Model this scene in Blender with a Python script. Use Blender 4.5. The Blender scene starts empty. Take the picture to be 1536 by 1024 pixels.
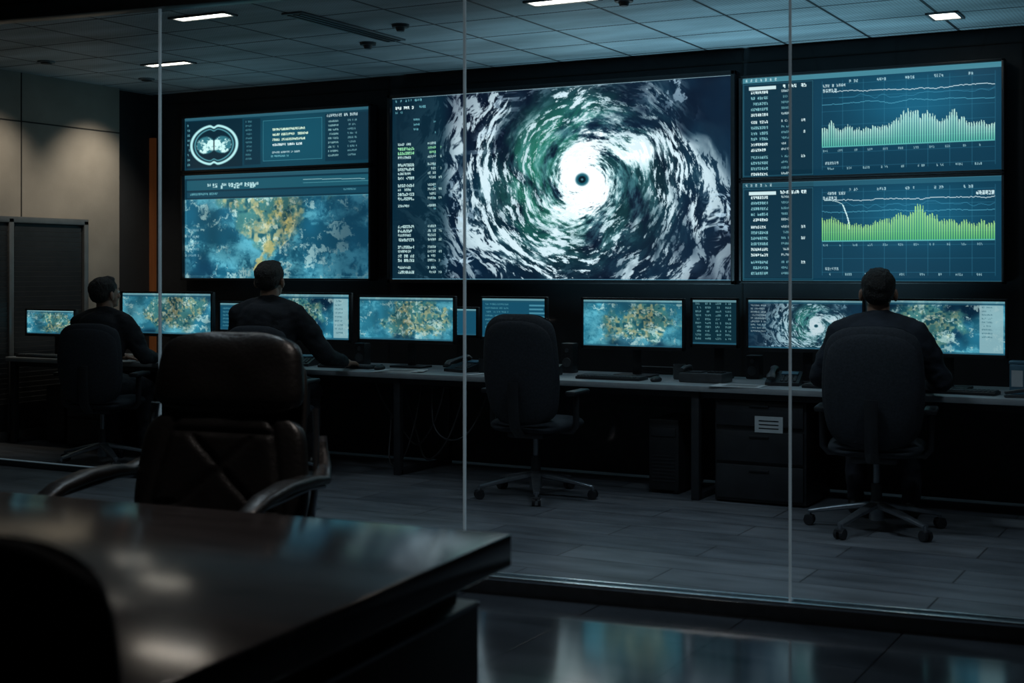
import bpy, bmesh, math, random
import numpy as np
from mathutils import Vector, Matrix

rng = np.random.default_rng(7)
random.seed(7)
scene = bpy.context.scene
scene.view_settings.view_transform = 'Standard'
rad = math.radians

# ------------------------------------------------------------------ materials
def new_mat(name):
    m = bpy.data.materials.new(name); m.use_nodes = True
    nt = m.node_tree
    return m, nt, nt.nodes['Principled BSDF']

def mat(name, col, rough=.5, metal=0., nscale=None, namt=.25, bscale=None, bstr=.2, coat=0., spec=.5, emis=None, estr=0., stretch=None):
    m, nt, b = new_mat(name)
    b.inputs['Base Color'].default_value = (*col, 1)
    b.inputs['Roughness'].default_value = rough
    b.inputs['Metallic'].default_value = metal
    b.inputs['Coat Weight'].default_value = coat
    b.inputs['Specular IOR Level'].default_value = spec
    if emis:
        b.inputs['Emission Color'].default_value = (*emis, 1)
        b.inputs['Emission Strength'].default_value = estr
    tc = nt.nodes.new('ShaderNodeTexCoord')
    mp = nt.nodes.new('ShaderNodeMapping')
    nt.links.new(tc.outputs['Object'], mp.inputs['Vector'])
    if stretch: mp.inputs['Scale'].default_value = stretch
    if nscale:
        n = nt.nodes.new('ShaderNodeTexNoise'); n.inputs['Scale'].default_value = nscale
        n.inputs['Detail'].default_value = 5
        r = nt.nodes.new('ShaderNodeValToRGB')
        r.color_ramp.elements[0].position = .3; r.color_ramp.elements[1].position = .7
        r.color_ramp.elements[0].color = (*[c*(1-namt) for c in col], 1)
        r.color_ramp.elements[1].color = (*[min(1, c*(1+namt)) for c in col], 1)
        nt.links.new(mp.outputs[0], n.inputs['Vector'])
        nt.links.new(n.outputs['Fac'], r.inputs[0])
        nt.links.new(r.outputs[0], b.inputs['Base Color'])
    if bscale:
        n = nt.nodes.new('ShaderNodeTexNoise'); n.inputs['Scale'].default_value = bscale
        n.inputs['Detail'].default_value = 4
        bp = nt.nodes.new('ShaderNodeBump'); bp.inputs['Strength'].default_value = bstr
        bp.inputs['Distance'].default_value = .01
        nt.links.new(mp.outputs[0], n.inputs['Vector'])
        nt.links.new(n.outputs['Fac'], bp.inputs['Height'])
        nt.links.new(bp.outputs[0], b.inputs['Normal'])
    return m

def mat_tiles(name, c1, c2, mortar, w, h, msize, rough, offset=0., nscale=20., bump=.2, spec=.5, dots=False):
    m, nt, b = new_mat(name)
    tc = nt.nodes.new('ShaderNodeTexCoord')
    br = nt.nodes.new('ShaderNodeTexBrick')
    br.offset = offset; br.squash = 1
    br.inputs['Scale'].default_value = 1
    br.inputs['Color1'].default_value = (*c1, 1); br.inputs['Color2'].default_value = (*c2, 1)
    br.inputs['Mortar'].default_value = (*mortar, 1)
    br.inputs['Mortar Size'].default_value = msize
    br.inputs['Brick Width'].default_value = w; br.inputs['Row Height'].default_value = h
    nt.links.new(tc.outputs['Object'], br.inputs['Vector'])
    n = nt.nodes.new('ShaderNodeTexNoise'); n.inputs['Scale'].default_value = nscale; n.inputs['Detail'].default_value = 6
    mp = nt.nodes.new('ShaderNodeMapping'); mp.inputs['Scale'].default_value = (.25, 1, 1)
    nt.links.new(tc.outputs['Object'], mp.inputs['Vector']); nt.links.new(mp.outputs[0], n.inputs['Vector'])
    r = nt.nodes.new('ShaderNodeMapRange'); r.inputs['From Min'].default_value = .3; r.inputs['From Max'].default_value = .7
    r.inputs['To Min'].default_value = .6; r.inputs['To Max'].default_value = 1.3
    nt.links.new(n.outputs['Fac'], r.inputs['Value'])
    mx = nt.nodes.new('ShaderNodeVectorMath'); mx.operation = 'SCALE'
    nt.links.new(br.outputs['Color'], mx.inputs[0]); nt.links.new(r.outputs[0], mx.inputs['Scale'])
    last = mx.outputs[0]
    if dots:
        vo = nt.nodes.new('ShaderNodeTexVoronoi'); vo.inputs['Scale'].default_value = 45; vo.inputs['Randomness'].default_value = 0
        nt.links.new(tc.outputs['Object'], vo.inputs['Vector'])
        r2 = nt.nodes.new('ShaderNodeMapRange'); r2.inputs['From Min'].default_value = .25; r2.inputs['From Max'].default_value = .35
        r2.inputs['To Min'].default_value = .6; r2.inputs['To Max'].default_value = 1
        nt.links.new(vo.outputs['Distance'], r2.inputs['Value'])
        m2 = nt.nodes.new('ShaderNodeVectorMath'); m2.operation = 'SCALE'
        nt.links.new(last, m2.inputs[0]); nt.links.new(r2.outputs[0], m2.inputs['Scale']); last = m2.outputs[0]
    nt.links.new(last, b.inputs['Base Color'])
    b.inputs['Roughness'].default_value = rough
    b.inputs['Specular IOR Level'].default_value = spec
    bp = nt.nodes.new('ShaderNodeBump'); bp.inputs['Strength'].default_value = bump; bp.inputs['Distance'].default_value = .005
    bp.invert = True
    nt.links.new(br.outputs['Fac'], bp.inputs['Height']); nt.links.new(bp.outputs[0], b.inputs['Normal'])
    return m

M = {}
M['leather'] = mat('black_leather', (.0095, .0088, .0088), .38, bscale=60, bstr=.2, nscale=8, namt=.3, spec=.6)
M['leather_seam'] = mat('leather_seam', (.01, .009, .009), .5, nscale=30)
M['chrome'] = mat('brushed_metal', (.35, .37, .4), .3, 1., nscale=40, namt=.1)
M['plastic'] = mat('black_plastic', (.016, .017, .02), .42, nscale=30, namt=.2)
M['plastic2'] = mat('dark_grey_plastic', (.05, .055, .06), .4, nscale=30, namt=.2)
M['fabric'] = mat('charcoal_fabric', (.017, .021, .028), .85, nscale=90, namt=.35, bscale=300, bstr=.3)
M['basealu'] = mat('chair_base_alloy', (.3, .32, .35), .35, .9, nscale=30, namt=.15)
M['jacket'] = mat('navy_jacket_cloth', (.013, .018, .028), .85, nscale=14, namt=.35, bscale=12, bstr=.9)
M['jacket2'] = mat('black_jacket_cloth', (.011, .013, .018), .85, nscale=14, namt=.35, bscale=12, bstr=.9)
M['pants'] = mat('dark_trousers', (.011, .013, .02), .9, nscale=16, namt=.3, bscale=14, bstr=.5)
M['skin'] = mat('skin', (.34, .19, .13), .5, nscale=25, namt=.12)
M['hair'] = mat('dark_hair', (.014, .011, .009), .6, nscale=60, namt=.4, bscale=180, bstr=.9)
M['hair2'] = mat('greying_hair', (.03, .024, .02), .6, nscale=60, namt=.4, bscale=180, bstr=.9)
M['eye'] = mat('eye_white', (.6, .6, .58), .2, nscale=5, namt=.02)
M['iris'] = mat('eye_iris', (.03, .02, .015), .2, nscale=5, namt=.1)
M['shoe'] = mat('shoe_leather', (.01, .01, .01), .35, nscale=20)
M['desk_top'] = mat('grey_laminate', (.30, .33, .35), .38, nscale=14, namt=.1)
M['desk_body'] = mat('dark_desk_panel', (.018, .02, .024), .5, nscale=12, namt=.25)
M['darkwood'] = mat('dark_polished_wood', (.036, .031, .032), .15, nscale=5, namt=.35, stretch=(1, 9, 1), spec=1.)
M['darkwood_body'] = mat('dark_wood_body', (.012, .011, .012), .4, nscale=6, namt=.3, stretch=(1, 9, 1))
M['wallback'] = mat('charcoal_wall_panel', (.022, .025, .03), .7, nscale=5, namt=.2)
M['walldark'] = mat('dark_wall_paint', (.02, .022, .026), .8, nscale=4, namt=.15)
M['wallgrey'] = mat('greige_wall_panel', (.30, .275, .24), .75, nscale=3, namt=.12, bscale=80, bstr=.1)
M['seam'] = mat('panel_seam', (.02, .02, .02), .8, nscale=5)
M['woodstrip'] = mat('oak_strip_glow', (.25, .09, .03), .5, nscale=9, namt=.4, stretch=(1, 1, .15), emis=(.9, .26, .08), estr=.025)  # faint orange emission put into the colour; no lamp behind the strip
M['frame'] = mat('anodised_frame', (.06, .07, .08), .35, .7, nscale=20, namt=.15)
M['joint_glow'] = mat('glowing_joint_profile', (.5, .58, .62), .35, .2, nscale=20, namt=.1, emis=(.45, .65, .78), estr=.08)  # pale-blue emission painted in so the strips read brighter
M['rail'] = mat('satin_rail', (.8, .86, .9), .25, 1., nscale=20, namt=.1)
M['lamp'] = mat('downlight_diffuser', (.8, .8, .8), .5, emis=(1, .90, .76), estr=8., nscale=5, namt=.02)
M['lampoff'] = mat('air_diffuser_metal', (.16, .18, .19), .4, .3, nscale=10, namt=.1)
M['paper'] = mat('paper', (.62, .65, .66), .8, nscale=20, namt=.06)
M['label'] = mat('label_sticker', (.55, .6, .62), .6, nscale=20, namt=.05)
M['cable'] = mat('cable_rubber', (.03, .03, .034), .5, nscale=20)
M['bluecan'] = mat('blue_grey_tin', (.10, .22, .30), .35, .3, nscale=20, namt=.1)
M['cab'] = mat('cabinet_louvre_paint', (.03, .033, .037), .5, nscale=10, namt=.15)
M['cabframe'] = mat('cabinet_frame_metal', (.16, .165, .17), .4, .5, nscale=10, namt=.1)
M['ceil'] = mat_tiles('ceiling_tiles', (.46, .52, .55), (.52, .58, .61), (.04, .045, .05), .6, .6, .012, .6, nscale=3, bump=.4, dots=True)
M['floor_in'] = mat_tiles('grey_plank_floor', (.09, .10, .115), (.145, .155, .17), (.04, .04, .045), 1.2, .3, .005, .38, offset=.5, nscale=9, bump=.15)
M['floor_out'] = mat_tiles('polished_dark_floor', (.028, .036, .046), (.038, .046, .056), (.008, .008, .01), .6, .6, .004, .11, nscale=6, bump=.1, spec=1.)

def glass_mat():
    m = bpy.data.materials.new('clear_glass'); m.use_nodes = True
    nt = m.node_tree; nt.nodes.clear()
    o = nt.nodes.new('ShaderNodeOutputMaterial'); mx = nt.nodes.new('ShaderNodeMixShader')
    t = nt.nodes.new('ShaderNodeBsdfTransparent'); t.inputs[0].default_value = (.91, .95, .965, 1)
    g = nt.nodes.new('ShaderNodeBsdfGlossy'); g.inputs['Roughness'].default_value = .02
    f = nt.nodes.new('ShaderNodeFresnel'); f.inputs['IOR'].default_value = 1.45
    nt.links.new(f.outputs[0], mx.inputs[0]); nt.links.new(t.outputs[0], mx.inputs[1]); nt.links.new(g.outputs[0], mx.inputs[2])
    nt.links.new(mx.outputs[0], o.inputs[0])
    return m
M['glass'] = glass_mat()

def screen_mat(name, strength):
    m, nt, b = new_mat(name)
    a = nt.nodes.new('ShaderNodeAttribute'); a.attribute_name = 'Col'
    b.inputs['Base Color'].default_value = (.005, .006, .008, 1)
    b.inputs['Roughness'].default_value = .35
    nt.links.new(a.outputs['Color'], b.inputs['Emission Color'])
    b.inputs['Emission Strength'].default_value = strength
    try: m.cycles.emission_sampling = 'NONE'
    except Exception: pass
    return m
M['screen'] = screen_mat('display_pixels', 1.3)
M['screen2'] = screen_mat('monitor_pixels', 1.05)

# ------------------------------------------------------------------ mesh builder
def root(name, loc=(0, 0, 0), yaw=0., scale=1.):
    e = bpy.data.objects.new(name, None)
    e.empty_display_size = .1
    e.location = loc; e.rotation_euler = (0, 0, rad(yaw)); e.scale = (scale,)*3
    scene.collection.objects.link(e)
    return e

class MB:
    def __init__(s): s.v = []; s.f = []; s.m = []
    def add(s, vs, fs, mi=0, T=None):
        o = len(s.v)
        if T is not None: vs = [T @ Vector(v) for v in vs]
        s.v += [tuple(v) for v in vs]
        s.f += [tuple(i+o for i in f) for f in fs]
        s.m += [mi]*len(fs)
        return s
    def box(s, c, size, b=0., mi=0, R=None, seg=2):
        bm = bmesh.new(); bmesh.ops.create_cube(bm, size=1)
        for v in bm.verts: v.co = Vector((v.co.x*size[0], v.co.y*size[1], v.co.z*size[2]))
        if b > 0: bmesh.ops.bevel(bm, geom=bm.edges[:], offset=b, segments=seg, affect='EDGES', profile=.5)
        bm.verts.index_update()
        T = Matrix.Translation(c)
        if R is not None: T = T @ R
        vs = [v.co.copy() for v in bm.verts]; fs = [[v.index for v in f.verts] for f in bm.faces]
        bm.free()
        return s.add(vs, fs, mi, T)
    def tube(s, p0, p1, r0, r1=None, n=16, mi=0):
        if r1 is None: r1 = r0
        p0 = Vector(p0); p1 = Vector(p1); d = (p1-p0).normalized()
        q = d.to_track_quat('Z', 'Y').to_matrix()
        vs = []
        for p, r in ((p0, r0), (p1, r1)):
            for i in range(n):
                a = 2*math.pi*i/n
                vs.append(p + q @ Vector((math.cos(a)*r, math.sin(a)*r, 0)))
        fs = [(i, (i+1) % n, n+(i+1) % n, n+i) for i in range(n)]
        fs += [tuple(range(n-1, -1, -1)), tuple(range(n, 2*n))]
        return s.add(vs, fs, mi)
    def ell(s, c, r, n=20, mi=0, R=None):
        vs = [(0, 0, 1)]; k = n//2
        for j in range(1, k):
            ph = math.pi*j/k
            for i in range(n):
                a = 2*math.pi*i/n
                vs.append((math.sin(ph)*math.cos(a), math.sin(ph)*math.sin(a), math.cos(ph)))
        vs.append((0, 0, -1))
        fs = [(0, 1+i, 1+(i+1) % n) for i in range(n)]
        for j in range(k-2):
            for i in range(n):
                a = 1+j*n+i; b = 1+j*n+(i+1) % n
                fs.append((a, a+n, b+n, b))
        l = len(vs)-1; o = 1+(k-2)*n
        fs += [(o+i, l, o+(i+1) % n) for i in range(n)]
        T = Matrix.Translation(c)
        if R is not None: T = T @ R
        T = T @ Matrix.Diagonal((r[0], r[1], r[2], 1))
        return s.add(vs, fs, mi, T)
    def cap(s, p0, p1, r0, r1, mi=0):
        s.ell(p0, (r0,)*3, mi=mi); s.ell(p1, (r1,)*3, mi=mi); s.tube(p0, p1, r0, r1, 18, mi)
        return s
    def sweep(s, pts, w, h, n=12, mi=0, up=(0, 0, 1), sq=1., sc=None):
        """sweep a superelliptic section (w,h half sizes) along pts"""
        pts = [Vector(p) for p in pts]; vs = []
        up = Vector(up)
        for k, p in enumerate(pts):
            d = (pts[min(k+1, len(pts)-1)]-pts[max(k-1, 0)]).normalized()
            sd = d.cross(up)
            if sd.length < 1e-4: sd = Vector((1, 0, 0))
            sd.normalize(); u = sd.cross(d).normalized()
            f = sc[k] if sc else 1.
            for i in range(n):
                a = 2*math.pi*(i+.5)/n
                cx = math.copysign(abs(math.cos(a))**sq, math.cos(a)); cy = math.copysign(abs(math.sin(a))**sq, math.sin(a))
                vs.append(p+sd*cx*w*f+u*cy*h*f)
        fs = []
        for k in range(len(pts)-1):
            for i in range(n):
                a = k*n+i; b = k*n+(i+1) % n
                fs.append((a, b, b+n, a+n))
        fs += [tuple(range(n-1, -1, -1)), tuple(range((len(pts)-1)*n, len(pts)*n))]
        return s.add(vs, fs, mi)
    def pad(s, W, H, th, n=36, p=7, q=5, bowx=0., bowz=0., groove=None, T=None, mi=0):
        """closed cushion in XZ plane, +Y front. W(t)->width"""
        N = n+1
        def pt(i, j, side):
            s_ = math.sin(math.pi/2*(2*i/n-1)); t_ = math.sin(math.pi/2*(2*j/n-1))
            wd = W(t_)*.5*max(0, 1-abs(t_)**p)**(1/p)
            hh = H*.5*max(0., 1-.12*abs(s_)**6)
            x = s_*wd; z = t_*hh
            f = math.sqrt(max(0, 1-abs(s_)**q))*math.sqrt(max(0, 1-abs(t_)**q))
            y = bowx*s_*s_ + bowz*t_*t_ + side*th*.5*f
            if groove and side > 0: y -= groove(s_, t_)*f
            return (x, y, z)
        vs = [pt(i, j, 1) for j in range(N) for i in range(N)] + [pt(i, j, -1) for j in range(N) for i in range(N)]
        fs = []; o = N*N
        for j in range(n):
            for i in range(n):
                a = j*N+i
                fs.append((a, a+N, a+N+1, a+1)); fs.append((o+a, o+a+1, o+a+N+1, o+a+N))
        return s.add(vs, fs, mi, T)
    def obj(s, name, mats, parent=None, sharp=40, weld=True):
        me = bpy.data.meshes.new(name)
        me.from_pydata(s.v, [], s.f)
        if not isinstance(mats, (list, tuple)): mats = [mats]
        for m in mats: me.materials.append(m)
        me.polygons.foreach_set('material_index', s.m)
        me.update(); me.validate()
        if weld:
            bm = bmesh.new(); bm.from_mesh(me)
            bmesh.ops.remove_doubles(bm, verts=bm.verts[:], dist=1e-5)
            bm.to_mesh(me); bm.free()
        me.shade_smooth(); me.set_sharp_from_angle(angle=rad(sharp))
        o = bpy.data.objects.new(name, me); scene.collection.objects.link(o)
        if parent: o.parent = parent
        return o
    def remeshed(s, name, mats, parent, vox, it=4, post=None, fac=.5):
        me = bpy.data.meshes.new('tmp'); me.from_pydata(s.v, [], s.f); me.update()
        t = bpy.data.objects.new('tmp', me); scene.collection.objects.link(t)
        r = t.modifiers.new('r', 'REMESH'); r.mode = 'VOXEL'; r.voxel_size = vox
        sm = t.modifiers.new('s', 'SMOOTH'); sm.iterations = it; sm.factor = fac
        dg = bpy.context.evaluated_depsgraph_get()
        nm = bpy.data.meshes.new_from_object(t.evaluated_get(dg))
        bpy.data.objects.remove(t); bpy.data.meshes.remove(me)
        nm.name = name
        nm.materials.clear()
        if not isinstance(mats, (list, tuple)): mats = [mats]
        for m in mats: nm.materials.append(m)
        if post: post(nm)
        nm.shade_smooth()
        o = bpy.data.objects.new(name, nm); scene.collection.objects.link(o); o.parent = parent
        return o

def simple(name, c, size, m, b=0.):
    return MB().box(c, size, b).obj(name, m)

# ------------------------------------------------------------------ noise & canvas
TAB = rng.random((64, 64, 64)).astype(np.float32)
def n3(x, y, z):
    xi = np.floor(x).astype(int); yi = np.floor(y).astype(int); zi = np.floor(z).astype(int)
    fx = x-xi; fy = y-yi; fz = z-zi
    fx = fx*fx*(3-2*fx); fy = fy*fy*(3-2*fy); fz = fz*fz*(3-2*fz)
    r = 0
    for a in (0, 1):
        for b in (0, 1):
            for c in (0, 1):
                w = (fx if a else 1-fx)*(fy if b else 1-fy)*(fz if c else 1-fz)
                r = r+w*TAB[(xi+a) & 63, (yi+b) & 63, (zi+c) & 63]
    return r
def fbm(x, y, z, o=4, g=.55):
    s = 0; a = 1; t = 0
    for k in range(o):
        s = s+a*n3(x*2**k+k*7.3, y*2**k+k*3.1, z*2**k+k*5.7); t += a; a *= g
    return s/t
def sst(a, b, x):
    t = np.clip((x-a)/(b-a), 0, 1); return t*t*(3-2*t)
def mixc(img, col, f):
    return img*(1-f[..., None])+np.array(col, float)*f[..., None]
def canvas(W, H, col): return np.ones((H, W, 3))*np.array(col, float)
def rect(im, x0, y0, x1, y1, col, a=1.):
    x0, y0, x1, y1 = map(int, (x0, y0, x1, y1))
    im[y0:y1, x0:x1] = im[y0:y1, x0:x1]*(1-a)+np.array(col, float)*a
def outline(im, x0, y0, x1, y1, col, a=1.):
    rect(im, x0, y0, x1, y0+1, col, a); rect(im, x0, y1-1, x1, y1, col, a)
    rect(im, x0, y0, x0+1, y1, col, a); rect(im, x1-1, y0, x1, y1, col, a)
def text(im, x, y, n, h, col, a=1., gap=.12):
    x = int(x); y = int(y); w = max(2, int(round(h*.62)))
    H, W = im.shape[:2]
    for k in range(n):
        if random.random() < gap: x += w+1; continue
        bits = rng.random((5, 3)) > .34
        bits[2, 1] = True
        p = bits[(np.arange(h)*5//h)][:, (np.arange(w)*3//w)]
        if x+w >= W or y+h >= H: break
        f = (p*a)[..., None]
        im[y:y+h, x:x+w] = im[y:y+h, x:x+w]*(1-f)+np.array(col, float)*f
        x += w+1
def plot(im, x0, x1, yf, col, a=1., th=1):
    for x in range(int(x0), int(x1)):
        y = int(yf(x)); rect(im, x, y, x+1, y+th, col, a)

def make_screen(im, w, h, parent, m, y=0., name='screen'):
    H, W = im.shape[:2]
    xs = np.linspace(-w/2, w/2, W); zs = np.linspace(h/2, -h/2, H)
    X, Z = np.meshgrid(xs, zs)
    v = np.stack([X.ravel(), np.full(X.size, y), Z.ravel()], 1)
    i = np.arange((H-1)*W).reshape(H-1, W)[:, :-1].ravel()
    f = np.stack([i, i+W, i+W+1, i+1], 1)
    me = bpy.data.meshes.new(name)
    me.from_pydata(v.tolist(), [], f.tolist()); me.update()
    c = np.clip(im/255., 0, 1.3)
    lin = np.where(c <= .04045, c/12.92, ((c+.055)/1.055)**2.4)
    col = np.ones((H*W, 4), np.float32); col[:, :3] = lin.reshape(-1, 3)
    at = me.color_attributes.new('Col', 'FLOAT_COLOR', 'POINT')
    at.data.foreach_set('color', col.ravel())
    me.materials.append(m)
    o = bpy.data.objects.new(name, me); scene.collection.objects.link(o); o.parent = parent
    return o

def hurricane(W, H, cx, cy, zoom=1.):
    j, i = np.mgrid[0:H, 0:W].astype(float)
    x = (i-cx*W)/H*zoom; y = (cy*H-j)/H*zoom
    r = np.sqrt((x*.92)**2+(y*1.08)**2)+1e-3; th = np.arctan2(y, x); L = np.log(r)
    wob = (fbm(x*2.4+9, y*2.4+3, x*0+1.5, 3)-.5)
    tp = th+1.05*L+wob*.9
    ct, st = np.cos(tp), np.sin(tp)
    cov = fbm(ct*1.1+15, st*1.1+25, L*1.3+30+wob, 3, .5)
    n1 = fbm(ct*1.9+5, st*1.9+5, L*2.6+20+wob*2, 5, .6)
    n2 = fbm(ct*4.2+11, st*4.2+12, L*9+40+wob*6, 5, .7)
    n3_ = fbm(ct*7+3, st*7+8, L*22+10+wob*12, 5, .74)
    arms = (.5+.5*np.cos(2*tp+.35))**1.2
    img = canvas(W, H, (5, 14, 32))
    bgn = fbm(x*3+2, y*3+7, x*0+3.3, 4)
    img = mixc(img, (10, 40, 62), sst(.4, .75, bgn)*.7)
    gr = np.exp(-((r-.28)/.20)**2)*sst(.30, .56, n1)
    gr *= .35+.65*np.clip(-x*2.2+y*.9+.5, 0, 1)
    img = mixc(img, (40, 122, 98), np.clip(gr*.85, 0, 1))
    teal = np.exp(-(r/.46)**2)*sst(.35, .7, n2)
    img = mixc(img, (104, 172, 176), teal*.65)
    base = 1.35*np.exp(-(r/.165)**2)+.85*arms*np.exp(-(r/.40)**2)
    bl = np.exp(-((x-.33+(n2-.5)*.15)/.13)**2-((y-.13+(n1-.5)*.1)/.055)**2)*.95
    base = base+bl+(cov-.5)*1.3*np.exp(-((r-.45)/.4)**2)
    c = sst(.34, 1.05, base+(n1-.5)*1.0+(n2-.5)*1.8+(n3_-.5)*.8)*sst(1.05, .3, r)
    img = mixc(img, (200, 230, 232), c)
    img = mixc(img, (255, 255, 255), sst(.66, 1.2, base+(n2-.5)*1.6+(n3_-.5)*.8))
    fall = np.exp(-((r-.50)/.42)**2)
    s = sst(.53, .60, n3_*.72+n2*.28+.05*arms)*sst(.40, .56, cov*.6+n1*.4)
    img = mixc(img, (205, 225, 232), np.clip(s*fall*1.0, 0, 1))
    pn = fbm(x*15+30+wob*16, y*18+4, x*0+9.1, 5, .72)
    s2 = sst(.56, .63, pn)*sst(.44, .62, fbm(x*2.4+1, y*2.4+50, x*0+2, 3))*sst(.42, .8, r)
    img = mixc(img, (185, 210, 225), s2*.85)
    e = sst(.044, .028, r)
    img = mixc(img, (30, 90, 105), e)
    img = mixc(img, (8, 22, 32), sst(.026, .016, r))
    img = mixc(img, (90, 150, 160), sst(.010, .004, r)*.8)
    return img

def earth(W, H, seed, gold=.5, cx=.5, cy=.4, narrow=True, sea=(18, 72, 100)):
    j, i = np.mgrid[0:H, 0:W].astype(float)
    x = (i-cx*W)/H; y = (j-cy*H)/H
    n = fbm(x*3+seed, y*3+seed*2, x*0+seed*.7, 5, .6)
    w = fbm(x*8+seed*3, y*8+5, x*0+2.2, 5, .65)
    img = canvas(W, H, sea)
    img = mixc(img, (92, 172, 190), sst(.42, .68, fbm(x*2+seed*5, y*4+2, x*0+w*2, 5, .62))*.9)
    img = mixc(img, (8, 38, 60), sst(.5, .75, fbm(x*1.5+seed*9, y*1.5+1, x*0+4, 3)))
    wid = .62-.75*np.clip(y, -.1, .5) if narrow else .8
    m = 1-np.sqrt((x/np.maximum(wid, .08))**2+(y/.5)**2)
    land = sst(-.05, .25, m*.75+(n-.5)*1.5)
    lc = mixc(canvas(W, H, (66, 122, 118)), (206, 184, 124), sst(.44, .62, w)*gold*1.3)
    lc = mixc(lc, (24, 78, 88), sst(.52, .68, n3(x*20+3, y*20+8, x*0+seed)*.5+w*.5))
    lc = mixc(lc, (225, 228, 200), sst(.60, .68, fbm(x*14+seed, y*14, x*0+8.8, 4, .7))*.8)
    img = img*(1-land[..., None]*.8)+lc*land[..., None]*.8
    img = mixc(img, (195, 222, 215), sst(.58, .66, fbm(x*6+seed, y*11+8+w*3, x*0+6, 5, .7))*.65)
    img *= (.65+.6*fbm(x*3, y*3, x*0+seed, 2))[..., None]
    return img

TEAL = (120, 190, 200); WHITE = (225, 245, 245)
# --- big hurricane display
def big_canvas():
    W, H = 735, 372
    im = hurricane(W, H, .589, .482)
    j, i = np.mgrid[0:H, 0:W].astype(float)
    f = sst(.21, .15, i/W)*.8
    im = mixc(im, (9, 40, 54), f)
    for k in range(6): text(im, 8+k*12, 4, 1, 5, TEAL, .8)
    text(im, 36, 4, 12, 4, TEAL, .7)
    text(im, 8, 18, 9, 6, WHITE, 1); text(im, 66, 18, 4, 5, TEAL, .8)
    text(im, 8, 28, 6, 4, TEAL, .7)
    for y in (44, 54, 64): text(im, 52, y, 5, 4, TEAL, .8)
    y = 78
    for k in range(28):
        y += 9 if k % 4 else 15
        if 225 < y < 250: continue
        if y > H-12: break
        g = (k in (1, 2, 13, 14))
        c = (150, 225, 170) if g else (190, 222, 220)
        text(im, 14, y, 8, 6 if k % 3 else 5, c, .9, .04)
        text(im, 86, y, 5, 5, c, .8, .1)
        if k % 2: text(im, 112, y, 2, 5, c, .7, .1)
    for k in range(9): text(im, 100, 50+k*22, 2, 4, TEAL, .6)
    rect(im, 0, 0, W, 1, (180, 215, 225), .8); rect(im, 0, H-2, W, H, (90, 140, 160), .8); rect(im, W-2, 0, W, H, (150, 190, 205), .7)
    return im
big = big_canvas()

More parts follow.
